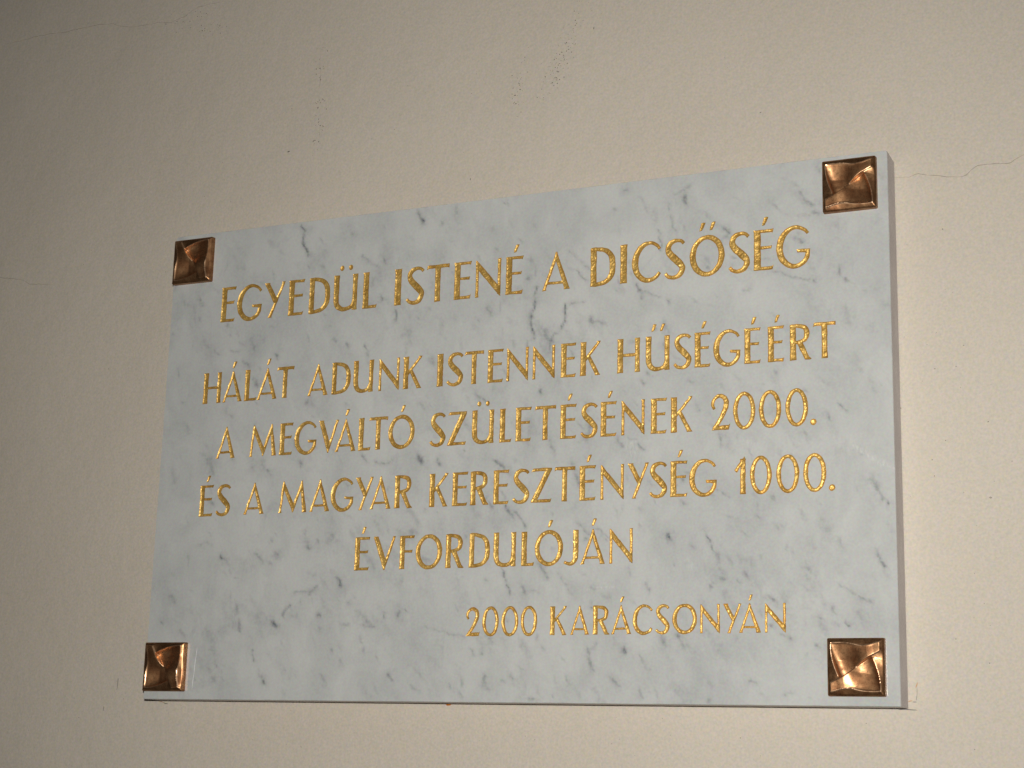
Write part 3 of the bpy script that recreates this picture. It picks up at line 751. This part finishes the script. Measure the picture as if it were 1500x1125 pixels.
# ------------------------------------------------------------------ slab
VEINS = '''164.9,506.9 168.1,497.2 166,489.6 169.8,483.8 174.5,475.6|1.2|.9
166.7,491.9 168.7,487|1.9|.6
90.4,470.1 93.3,467.5|2.2|.3
36.2,439.9 40.6,430.1|2.8|.4
14.4,440.3 20.4,433.5|2.3|.3
76.6,404.3 78.7,399.5|1.9|.45
131.3,398.2 134.9,396.4|1.6|.3
201.6,390.8 205.7,392.7|1.6|.3
249.1,368.3 251.9,362.2 253,357|0.9|.75
254.7,437.2 256.5,432.5|2.0|.35
268.7,417.9 268,415|2.0|.8
284.8,402.3 285.4,391.2|1.0|.6
306,508.7 310.3,502.2 312.1,498.2|1.5|.6
312,499.7 312.9,497.4|2.0|.9
335.5,492.6 337.2,490.9|1.5|.5
350.8,508.9 352.7,501.9|2.0|.5
227.6,494.6 229.5,490.6|2.1|.4
240.8,466.5 253.7,455.4 259.7,451.7|1.3|.4
267.5,460 268.4,456.9|1.5|.5
392.6,480.4 395.8,474.9|2.4|.3
438.5,482.7 441.7,478.7|1.9|.3
398.7,457.7 401,456.7|1.4|.4
438,442.7 439.6,439|2.3|.4
435.4,425 434,421.5|1.2|.5
339.1,382.3 339.1,380.8|1.2|.6
380.2,384.6 382.6,381.5|1.7|.25
392.2,395.1 394.7,389.1|2.4|.6
444.7,414.7 442.7,404.9 444.4,397.6 440.9,386.5 439,372.4 442.2,365.8 444.6,359.2|1.0|.85
437.1,359.1 435.8,351.5|0.8|.5
476.5,391.2 477.4,380.5 476.1,375 471.8,366.9 466,363.1 461.8,355.1|1.0|.8
454.8,366.9 458.7,360.2 462.5,353.6|2.3|.65
461.1,353.7 462.7,344.4|1.1|.6
503.8,374.7 506.1,368.9|1.6|.8
504.6,373.2 513.3,371.1 520.5,369.1|1.3|.5
481.7,390.7 488.9,392.9 497,392.9|1.0|.55
489.1,426.2 493.6,419.3 497.3,415.4|1.0|.7
479.1,447.2 491.8,435.9 502.3,426.3|0.9|.35
451.1,305.5 452.6,302.6|2.1|.55
381.2,308.1 387.6,301.3 395.4,293.8|1.4|.5
481.8,345.1 484.1,339.3|1.1|.4
419.9,358.4 421.6,352.6|0.9|.35
327.2,345.5 332,342.3|1.5|.45
601.2,491.3 602,484.8|2.2|.75
590,494.7 597.7,497.4 606.1,500.6|1.1|.4
573.2,460.6 576.1,448.4 577.6,437|0.9|.65
538.3,503.7 540.5,502.8|1.3|.4
554.3,496.1 558.7,488.5|0.9|.35
585.1,484 588.7,462.4 591.5,453.7|0.9|.35
569.5,477.3 571,467.9|2.2|.25
527.6,487.1 531.3,485.9|1.4|.3
553,406.6 555.9,397.3 557.4,391.6|1.1|.6
554.5,399.5 564.4,395.1 575.7,391.3|0.9|.4
583.5,387.8 585.6,382.8|1.1|.5
623.6,423.9 625,415.5|3.4|.4
642.2,453.1 647.7,449|1.3|.7
644.9,445.9 639.4,441.6|2.5|.4
632.6,457.6 646.3,451.9|1.3|.4
712,438 717.2,432|2.0|.55
717.2,481.7 721.7,474.3 728.2,467.4|1.6|.5
729.4,460.5 733.3,458.7|1.6|.5
714.9,458.7 724.8,456.9|1.0|.35
734.1,507.7 735.3,499.4|2.0|.35
752.5,400.9 755,396 759.4,390.3|1.2|.65
687.8,405.9 702.4,400.5 718.1,394.9 731,391|0.8|.5
661,388.9 667,391.7|1.2|.45
690.9,310.4 692.2,305|1.6|.4
750.1,444.6 750.7,442.5|1.6|.2
185.3,313 186.4,308.5|3.6|.4
62.4,256 67.5,246.8 69.8,239.2|2.2|.45
93,254.5 94.9,252.9|1.6|.35
132.1,248.1 134.2,242.1|2.1|.4
139.5,238.9 142.3,235.9|1.6|.5
178.5,246.6 180.4,243.6|2.1|.55
252,250.9 256.4,243.5|1.5|.5
268.5,241.4 278.1,239.6 286.7,242.7|1.2|.5
318.1,244.7 322.2,238.8|2.9|.85
339.1,243.6 343.2,236.4|1.2|.7
88,148.9 90.8,145.9|2.4|.8
90.9,144.5 99.4,134.1|1.6|.35
56.8,161.4 68.7,164.7|2.2|.3
154.7,150.7 156.5,148.6|1.8|.75
130.3,151.4 138.6,141.9|2.1|.4
192,161.1 194,155.4|2.5|.55
188.1,171.9 190.2,164.7|1.5|.4
221.8,168 222.7,165.9|1.5|.6
202.5,164.4 204.3,161.5|1.3|.35
147.8,166 149.6,164.5|1.6|.35
312.8,169.4 316,166.5|2.4|.8
327.9,140 331.1,137.2|2.9|.6
68.6,210.3 71.4,207.3|2.2|.6
254.7,198 258.9,195|1.5|.3
28,106.5 31.8,103.6|2.7|.55
26.8,131.4 29.6,129.8|1.6|.35
16.9,82 18.8,80.5|1.6|.5
40.6,70.9 46.3,65.9|2.2|.45
110.7,95.2 111.1,90.3|1.6|.45
114.3,81 117.5,71.8|1.6|.5
154.6,77.8 159.7,74.9|3.1|.8
167.1,87.5 169.4,90.2 174.8,95.8|1.5|.7
178.8,109.8 196.7,110.9 207.8,114.9|1.3|.5
196.8,109.5 204.7,112.8|1.5|.55
198.1,128.4 203.9,126.9|1.5|.35
229.9,122.8 233.5,117.2|2.0|.8
211.2,85.6 212.8,84.8|1.7|.8
177.9,85.9 184.4,86.6|1.5|.3
245.7,98.3 246.6,96.2|1.5|.5
256.5,87.8 264.7,82.2 272.9,73.9|2.9|.4
263.4,76.1 272.9,73.2|1.5|.4
286.3,86.7 286.4,84.7|1.4|.4
301.8,87.2 301.9,85.2|1.9|.6
310.9,90.5 311.7,89.8|1.4|.4
234,78.4 245.2,76.9|1.2|.35
211.1,73.1 213.9,67.5|1.5|.4
132.4,51.3 133.5,47 135.7,38.7|1.0|.65
146.8,22.7 148.8,17.1|1.8|.7
79.8,33 89.3,21.1|3.2|.35
88.8,38.7 90.9,33|2.1|.35
237.8,40 240.4,35.9|1.7|.45
226.8,51.6 228.5,49.6|1.2|.5
263.1,52.2 264,48.8|1.2|.35
293,27.2 297.2,21.2|1.7|.6
303.9,125.5 304.2,118.6|1.4|.3
415.4,125.8 421.8,109.6 424.9,102.9|0.9|.75
413.1,131.2 417.1,120.4|0.8|.5
454.5,133.5 460.5,124.8 464.2,120.1|1.6|.6
474.8,123.1 482.1,112.5 487.3,101.9|0.9|.35
398,118.1 399.5,116.7|1.4|.55
437.1,109.4 440.1,105.3|2.0|.7
440.7,107.3 453.7,107.7|1.8|.35
508.2,109.4 513.1,108|1.3|.6
521.6,102 527.9,98.7|1.3|.4
510.6,91.2 511.3,89.9|0.9|1.0
301.7,88.6 301.1,84.5|1.4|.6
310.9,90.5 312.4,89.8|1.2|.4
330.7,73.4 353.6,68.5 376.2,63|0.9|.35
395.1,47.8 395.9,46.5|1.4|.6
384,50.4 385.7,45.2|1.4|.4
339.5,43.9 341.1,41.3|1.4|.35
398.2,22.2 401.4,13.8|2.7|.7
416.4,21 419.3,20.4|1.3|.45
359.2,18.8 363.1,13.5|1.4|.4
427.1,26.2 430,24.3|1.1|.4
447,3.8 452.7,2.5|1.8|.55
460,52.8 461.5,48.9|1.8|.35
506.4,52.6 507.9,46.2 508.8,35.4 512.3,30.3|1.5|.65
509.9,52.6 515.4,55.1|1.3|.5
541.5,52.5 543.6,48|1.9|.85
533.2,60.8 535.3,56.3|1.3|.3
558.5,44.8 562.7,37.3 568.1,31|0.8|.35
530.9,24 533.7,19.6 539.2,16.5|1.5|.45
485.3,25.7 488.2,18.1|1.3|.35
559.5,13.4 562.3,6|1.2|.4
565.4,109.6 567.5,107|1.5|.5
547.5,124.8 548.9,120.2|1.7|.45
580.6,63.6 583.3,57.3|2.1|.6
596.6,63.5 599.3,58.5 601.9,52.2|1.6|.85
637.4,113.9 640.1,113.9|1.4|.7
626.9,107.8 627.6,107.2|0.9|.9
629.6,112.2 630.2,111.6|0.8|.6
653.1,114.3 656.3,111.1|0.8|.6
659.6,119.1 662.2,115.9|1.2|.5
632.2,123.5 641.4,122.1|0.8|.35
682,97.5 687,93.7|0.9|.8
678.1,96.9 680.7,93.8|0.8|.4
685.6,73.4 686.2,72.1|1.3|1.0
702.5,59.2 703.7,57.9|1.6|.95
694.4,64.1 697.5,61.6|1.2|.35
718.4,124 722.1,119|1.9|.45
725.5,53 726.7,51.7|1.2|.55
716.7,44.5 717.3,43.9|0.8|.45
741.5,88 743.8,80.7|1.1|.75
728.9,77.2 731.4,76|1.2|.4
753.5,73.3 757.8,72.1|1.1|.75
744.3,71.6 745.5,70.4|1.0|.5
746.8,108.1 760.2,99.9 767.4,94.9|0.8|.4
769.2,94.9 775.2,92.4|1.1|.6
762.9,83.5 767,77.4|1.1|.4
664.2,21.4 669.3,20.2|1.2|.55
696.9,9.5 702,13.1|1.2|.4
625.6,22.5 628.2,17.5|1.6|.35
625.6,5.3 626.9,2.8|1.4|.5
785.1,127.4 788.6,122.4|1.1|.5
586.8,156.1 588.2,152.8|2.1|.95
584.1,152.9 590.8,157.9|1.3|.5
622.3,161.4 628.3,148.4 630.9,141.3|0.7|.8
630.9,141.3 634.9,135.5 636.2,129.8|1.2|.6
608.3,145.8 609.7,144.5|1.4|.5
686.6,189.7 687.2,187.1|1.6|.65
696,162.1 697.2,160.8|1.2|.45
672.9,172.4 674.2,171.1|1.2|.4
733.4,167.1 739.5,157.6|3.1|.3
748.7,148 751.1,141.7|1.5|.35
777.6,202.8 783.5,191.3|2.7|.45
786.5,186.9 792.4,178.6|1.5|.65
781.1,137.8 785.1,128.6 788.6,122.4|0.9|.65
750.9,273.8 757.1,267|0.8|.45
740.6,262.9 741.8,259|1.6|.45
637,252.1 637.7,240.3|0.8|.45
555.3,244.7 561.6,239.7|0.9|.6
546.1,253.2 551.7,250.3|0.9|.35
534.2,249.2 536.4,247.1|1.7|.5
599.4,212.1 601.4,208.1|1.3|.5
598.1,190 600.2,186|1.7|.5
636.4,258.1 639,248.1|1.2|.3
627,201.8 636.9,196.2 646.8,189.4|0.8|.35
401.7,237.7 409.3,233.2 416.9,225.9|1.2|.75
395.4,199.5 401.7,189|1.4|.5
417.9,193.1 418.8,189|1.1|.95
419.5,188.3 422.6,182.1|1.8|.6
427.7,184.6 434.5,176.2 439.1,169.4|0.9|.6
379.1,193.2 387,182.7|1.4|.4
463.2,257.8 464.9,247.5 468,240.5|0.9|.5
488.4,229.3 493,212.3 495.9,207.5|1.8|.65
493.8,170.2 501,164.7 506.7,159.9|1.3|.6
502.5,155.4 509.6,151.9|1.5|.6
509.4,168.4 517.9,161.5 527.1,155.9|0.9|.5
518,158.2 525,153.4|1.3|.4
557.9,183.7 559.3,182.4|1.3|.3
506.3,270.4 503.6,261 500.8,254.4|2.2|.5
534.2,253.9 539.2,243.6|1.3|.4
501.7,288.4 503.2,282.8|1.8|.35
454,306.7 451.2,302|1.4|.4
613.5,282.6 615.5,275.8|1.3|.35
564.4,316.2 565.8,312.7|1.5|.5
558.2,309.8 561,304.9|1.3|.4
582.2,365.9 583,352.2 581,338.7|1.5|.45
568.3,358.9 571.1,357.3|1.3|.5
108,383.3 114.1,372.1|2.2|.35
47.6,388.1 53.6,379.9|2.2|.3
62.8,375.3 68.4,372.6|1.4|.5
84.1,375.2 94.7,373.6|1.1|.35
98.3,361.1 108.3,355.8|1.6|.4
140.4,366.3 143.2,362.3|1.1|.6
212.3,378 214.2,374.8|1.6|.4
227.7,370.8 229.5,367.7|1.5|.45
114.7,338.7 117.7,332.4|2.2|.5
182,311 185.5,308.5|3.1|.5
122,382.9 123.8,382|1.3|.3
190.6,267.1 195.8,261.7|1.3|.3
122,332.9 127.4,328.8|1.6|.3
4.7,512.3 8.5,511.1|1.7|.8
1.6,451 4,454.8|1.7|.5
28,297.2 34,289.2|3.3|.25
14.5,244.8 20.8,233.2|3.3|.25
80.2,309.2 89.7,299.6|1.6|.3
118.1,290.4 123.9,281.1|1.3|.35
168.6,270.5 172.5,263|1.6|.4
357.9,152.9 361.3,142.6|1.4|.3
317.2,301.6 323,294.1|1.5|.3
608,303 609.4,300.9|1.7|.35
666.9,266.1 669.6,264.6|1.2|.3
764.4,317.9 771.6,301.3|2.3|.25
755.7,364.3 761.8,350.6|2.4|.3
794.3,363.5 795.5,362.1|1.2|.5
779.5,291.1 782.4,281.3|1.9|.25
718.5,230.9 731.1,222.6 740.5,214.6|2.8|-.25
761.5,235 770.1,228.2 784.1,217.5 799.2,209.3|1.5|-.7
784.2,220 792,214.6|1.5|-.5
596.5,252.4 600,250.3|1.3|-.3
544.8,246.6 550.5,237|4.3|-.5
605.7,131.8 608.4,126.6|2.5|-.4
504.7,108.1 522.2,109.1 536,108.9|0.6|-.6
660.2,243.7 673.3,236.5|3.3|-.3'''

IN = 0.5
def rect_loop(x0, z0, x1, z1, step):
    nx, nz = int((x1 - x0) / step), int((z1 - z0) / step)
    xs, zs = np.linspace(x0, x1, nx + 1), np.linspace(z0, z1, nz + 1)
    P = [(x, z0) for x in xs[:-1]] + [(x1, z) for z in zs[:-1]] + [(x, z1) for x in xs[::-1][:-1]] + [(x0, z) for z in zs[::-1][:-1]]
    return np.array(P)
LI = rect_loop(0, 0, 1, 1, 0.005)
inner = np.stack([IN + LI[:, 0] * (W - 2 * IN), IN + LI[:, 1] * (H - 2 * IN)], 1)
ch_ = 0.22 * vnoise(inner[:, 0], inner[:, 1], 5, 31) + 0.5 * np.clip(vnoise(inner[:, 0], inner[:, 1], 9, 33) - 0.55, 0, 1)
nx_ = np.where(LI[:, 0] <= 0, 1, np.where(LI[:, 0] >= 1, -1, 0))
nz_ = np.where(LI[:, 1] <= 0, 1, np.where(LI[:, 1] >= 1, -1, 0))
corner = (nx_ != 0) & (nz_ == -1)
inner = inner + np.stack([nx_, nz_], 1) * (ch_ + np.where(corner, 0.5, 0))[:, None]
outer = np.stack([LI[:, 0] * W, LI[:, 1] * H], 1)
outer = outer + np.stack([nx_, nz_], 1) * (np.abs(ch_) * 0.35 + np.where(corner, 0.5, 0))[:, None]

st = 1.75
gx, gy = np.meshgrid(np.arange(4, W - 3.5, st), np.arange(4, H - 3.5, st))
G = np.stack([gx.ravel(), gy.ravel()], 1)
loops = [inner] + ALL_LOOPS
V, E, F, ov, oe, of = loops_cdt(loops, G)
P = np.array([(v.x, v.y) for v in V])
F = [f for f, o in zip(F, of) if len(o) % 2 == 1]
nfront = len(F)
n0 = len(P)
n = len(inner)
front = np.stack([P[:, 0], np.zeros(n0), P[:, 1]], 1)
i3 = np.stack([inner[:, 0], np.zeros(n), inner[:, 1]], 1)
o3 = np.stack([outer[:, 0], np.full(n, 1.0), outer[:, 1]], 1)
k3 = np.stack([outer[:, 0], np.full(n, T), outer[:, 1]], 1)
verts = np.vstack([front, i3, o3, k3])
faces = [tuple(f) for f in F]
for i in range(n):
    j = (i + 1) % n
    faces.append((n0 + i, n0 + j, n0 + n + j, n0 + n + i)[::-1])
for i in range(n):
    j = (i + 1) % n
    faces.append((n0 + n + i, n0 + n + j, n0 + 2 * n + j, n0 + 2 * n + i)[::-1])
faces.append(tuple(range(n0 + 2 * n, n0 + 3 * n)))
midx = [0] * (nfront + n) + [1] * (n + 1)
slab = link('slab', verts, faces, [M_marble, M_edge], plaque, midx=midx)

# vein strength at every point of the polished face
X, Z = verts[:, 0], verts[:, 2]
wx = X + 1.5 * vnoise(X, Z, 6, 51) + 0.8 * vnoise(X, Z, 2.6, 52)
wz = Z + 1.5 * vnoise(X, Z, 6, 53) + 0.8 * vnoise(X, Z, 2.6, 54)
vein = np.zeros(len(X))
pale = np.zeros(len(X))
patch = 0.72 + 0.5 * vnoise(X, Z, 3.2, 55)
for line in VEINS.split('\n'):
    a, s, k = line.split('|')
    pts = np.array([[float(c) for c in p.split(',')] for p in a.split()])
    s, k = float(s), float(k)
    lo, hi = pts.min(0) - 5 * s - 4, pts.max(0) + 5 * s + 4
    m = np.where((X > lo[0]) & (X < hi[0]) & (Z > lo[1]) & (Z < hi[1]))[0]
    if not len(m):
        continue
    q = np.stack([wx[m], wz[m]], 1)
    d = np.full(len(m), 1e9)
    for i in range(len(pts) - 1):
        A, B = pts[i], pts[i + 1]
        u = B - A
        t = np.clip(((q - A) @ u) / (u @ u + 1e-9), 0, 1)
        d = np.minimum(d, np.hypot(*(q - (A + t[:, None] * u)).T))
    g = 0.80 * np.exp(-(d / (0.95 * s)) ** 2) + 0.30 * np.exp(-(d / (3.0 * s)) ** 2)
    if k > 0:
        vein[m] = np.maximum(vein[m], k * g * patch[m]) + 0.25 * np.minimum(vein[m], k * g)
    else:
        pale[m] = np.maximum(pale[m], -k * g)
# many small flecks drawn out along the diagonal of the veining
rf = np.random.RandomState(5)
for _ in range(420):
    fx_, fz_ = rf.uniform(5, W - 5), rf.uniform(5, H - 5)
    fa = math.radians(rf.normal(-52, 22))
    fl_, fw_, fk_ = rf.uniform(1.5, 7.5), rf.uniform(0.7, 1.7), rf.uniform(0.12, 0.48) ** 1.2
    m = np.where((np.abs(X - fx_) < 16) & (np.abs(Z - fz_) < 16))[0]
    if len(m):
        u_ = (wx[m] - fx_) * math.cos(fa) + (wz[m] - fz_) * math.sin(fa)
        v_ = -(wx[m] - fx_) * math.sin(fa) + (wz[m] - fz_) * math.cos(fa)
        vein[m] = np.maximum(vein[m], fk_ * patch[m] * np.exp(-(u_ / fl_) ** 2 - (v_ / fw_) ** 2))
# faint diagonal ghosts between the named veins
r = (X * 0.80 + Z * 0.60, -X * 0.60 + Z * 0.80)
gh = 0.5 * vnoise(r[0], r[1] * 0.45, 11, 61) + 0.35 * vnoise(r[0], r[1] * 0.5, 5.5, 62) + 0.25 * vnoise(X, Z, 2.7, 63)
gm = np.clip(0.5 + 0.9 * vnoise(X, Z, 60, 64), 0, 1)
vein = np.clip(vein + 0.42 * gm * np.clip(gh - 0.15, 0, 1) ** 1.1, 0, 1)
for nm, arr in (('vein', vein), ('pale', pale)):
    at = slab.data.attributes.new(nm, 'FLOAT', 'POINT')
    at.data.foreach_set('value', arr.astype(np.float32))

ribbon('painted_flash_glint', [(64.5, 54.3), (62.8, 33.0), (61.2, 9.7)], 1.05, M_glint, plaque, -0.06, seed=71, wob=0.25, step=1.5)  # bright line the flash throws off the cap, painted on as a ribbon

# ------------------------------------------------------------------ corner caps
def cap_height(u, v):
    """pinwheel relief: two scooped petals either side of an S crease"""
    lb = lambda y: -0.865 + 0.25 * np.clip((0.836 - y) / 1.09, 0, 2) ** 2
    cr = lambda x: 0.64 * x + 0.035 * np.sin(math.pi * x * 1.3)
    tb = lambda x: 0.83 - 0.09 * np.exp(-((x - 0.25) / 0.4) ** 2) + 0.12 * np.clip(x - 0.55, 0, 1)
    def petal(a, b):
        ins = (a > lb(b)) & (b > cr(a)) & (b < tb(a)) & (a < 0.86)
        s = np.clip(a - lb(b), 0, 1.5)
        c_ = np.clip(s / 1.5, 0, 1) ** 0.55
        f = 1.12 * np.sin(math.pi * c_) * (1 - c_ ** 4)
        h = 1.0 - 0.58 * f + 0.05 * np.exp(-(s / 0.035) ** 2)
        tt = np.clip((tb(a) - b), 0, 2)
        h = 1.0 - (1.0 - h) * (0.2 + 0.8 * np.clip(tt / 0.6, 0, 1) ** 0.9)
        cc = np.clip(b - cr(a), 0, 2)
        q_ = np.clip((s - 0.55) / 0.5, 0, 1)
        h = h + 0.24 * np.exp(-(cc / 0.50) ** 2) * q_ * q_ * (3 - 2 * q_) * np.clip((1.75 - s) / 0.5, 0, 1)
        h = h - 0.05 * (1 - np.exp(-(tt / 0.3) ** 2)) * np.clip(1 - s, 0, 1) + 0.04 * np.exp(-(tt / 0.03) ** 2)
        return ins, h
    i1, h1 = petal(u, v)
    i2, h2 = petal(-u, -v)
    # curve samples bounding the petals
    yy = np.linspace(-0.27, 0.83, 40)
    xx = np.linspace(-0.86, 0.86, 60)
    y2 = np.linspace(0.57, 0.87, 16)
    C = np.concatenate([np.stack([np.full(16, 0.86), y2], 1), np.stack([lb(yy), yy], 1), np.stack([xx, tb(xx)], 1), np.stack([xx, cr(xx)], 1)])
    C = np.concatenate([C, -C])
    P_ = np.stack([u.ravel(), v.ravel()], 1)
    dc = np.sqrt(((P_[:, None] - C[None]) ** 2).sum(2).min(1)).reshape(u.shape)
    e = 1 - np.maximum(np.abs(u), np.abs(v))
    hb = 0.66 + 0.34 * (e / (e + dc + 1e-6)) ** 0.9
    h = np.where(i1, h1, np.where(i2, h2, hb))
    reg = np.where(i1, 1, np.where(i2, 2, 0))
    D_ = np.concatenate([C[16:len(C) // 2], C[len(C) // 2 + 16:]])
    dw = np.sqrt(((P_[:, None] - D_[None]) ** 2).sum(2).min(1)).reshape(u.shape)
    return h, reg, np.exp(-(dw / 0.023) ** 2)

NG = 120
HALF = 25.4
CAPH = 7.6
g1 = np.linspace(-1, 1, NG)
U, Vv = np.meshgrid(g1, g1)
SS = 5
acc_h = 0
for a in range(SS):
    for b in range(SS):
        du = (a - 2) / SS * 1.5 * 2 / NG
        dv = (b - 2) / SS * 1.5 * 2 / NG
        hh, rg, wr = cap_height(np.clip(U + du, -1, 1), np.clip(Vv + dv, -1, 1))
        acc_h = acc_h + hh
        if a == 2 and b == 2:
            reg = rg
            wear = wr
Hc = acc_h / SS ** 2
# hand-finished: slight unevenness of the casting, softened outer arris
Hc = Hc + 0.018 * vnoise(U, Vv, 0.35, 81) + 0.008 * vnoise(U, Vv, 0.12, 82)
ed = 1 - np.maximum(np.abs(U), np.abs(Vv))
Hc = Hc - 0.08 * np.exp(-(ed / 0.03) ** 2)
rc = 0.06
qx, qz = np.clip(np.abs(U) - (1 - rc), 0, 1), np.clip(np.abs(Vv) - (1 - rc), 0, 1)
L_ = np.hypot(qx, qz)
over = np.where((qx > 0) & (qz > 0) & (L_ > rc), rc / np.maximum(L_, 1e-9), 1.0)
Uc = np.where(over < 1, np.sign(U) * ((1 - rc) + qx * over), U)
Vc = np.where(over < 1, np.sign(Vv) * ((1 - rc) + qz * over), Vv)

def grid_part(sel):
    idx = -np.ones(NG * NG, int)
    verts, faces, wearv = [], [], []
    def vi(i, j, Ur, Vr):
        k = i * NG + j
        if idx[k] < 0:
            idx[k] = len(verts)
            verts.append((Ur[i, j] * HALF, -Hc[i, j] * CAPH, Vr[i, j] * HALF))
            wearv.append(wear[i, j])
        return idx[k]
    for i in range(NG - 1):
        for j in range(NG - 1):
            if reg[i, j] == sel:
                faces.append(tuple(vi(*q, Uc, Vc) for q in ((i, j), (i, j + 1), (i + 1, j + 1), (i + 1, j))))
    return verts, faces, wearv

def set_wear(o, w):
    w = list(w) + [0.0] * (len(o.data.vertices) - len(w))
    at = o.data.attributes.new('wear', 'FLOAT', 'POINT')
    at.data.foreach_set('value', np.array(w, np.float32))

def make_cap(label):
    root = empty('corner_cap', label, 'screw cap', group='bronze caps at the slab corners')
    v, f, w_ = grid_part(0)
    # skirt down to the marble
    rim = [(0, j) for j in range(NG)] + [(i, NG - 1) for i in range(1, NG)] + [(NG - 1, j) for j in range(NG - 2, -1, -1)] + [(i, 0) for i in range(NG - 2, 0, -1)]
    base = len(v)
    n = len(rim)
    for i, j in rim:
        v.append((Uc[i, j] * HALF, -Hc[i, j] * CAPH, Vc[i, j] * HALF))
    for i, j in rim:
        v.append((Uc[i, j] * HALF * 1.012, -0.05, Vc[i, j] * HALF * 1.012))
    for k in range(n):
        l = (k + 1) % n
        f.append((base + k, base + n + k, base + n + l, base + l))
    set_wear(link('border', v, f, M_patina_shade, root, smooth=True), w_)
    for s in (1, 2):
        v, f, w_ = grid_part(s)
        set_wear(link('petal', v, f, M_bronze, root, smooth=True), w_)
    return root

def copy_tree(o):
    c = o.copy()
    col.objects.link(c)
    for k in o.children:
        d = k.copy()
        col.objects.link(d)
        d.parent = c
    return c

cap0 = make_cap('bronze square cap at the upper right corner of the slab, beside the final capital G')
cap0.location = (0.7645, 0, 0.4822)
spots = [((0.7622, 0, 0.0340), 0, 'bronze square cap with bright streak at the lower right corner of the slab'),
         ((0.0268, 0, 0.4816), -90, 'darkest brown square cap at the upper left corner of the slab'),
         ((0.0268, 0, 0.0338), -90, 'brown square cap beside the painted flash glint at the lower left corner')]
for loc, rot, lab in spots:
    c = copy_tree(cap0)
    c.location = loc
    c.rotation_euler = (0, math.radians(rot), 0)
    c['label'] = lab
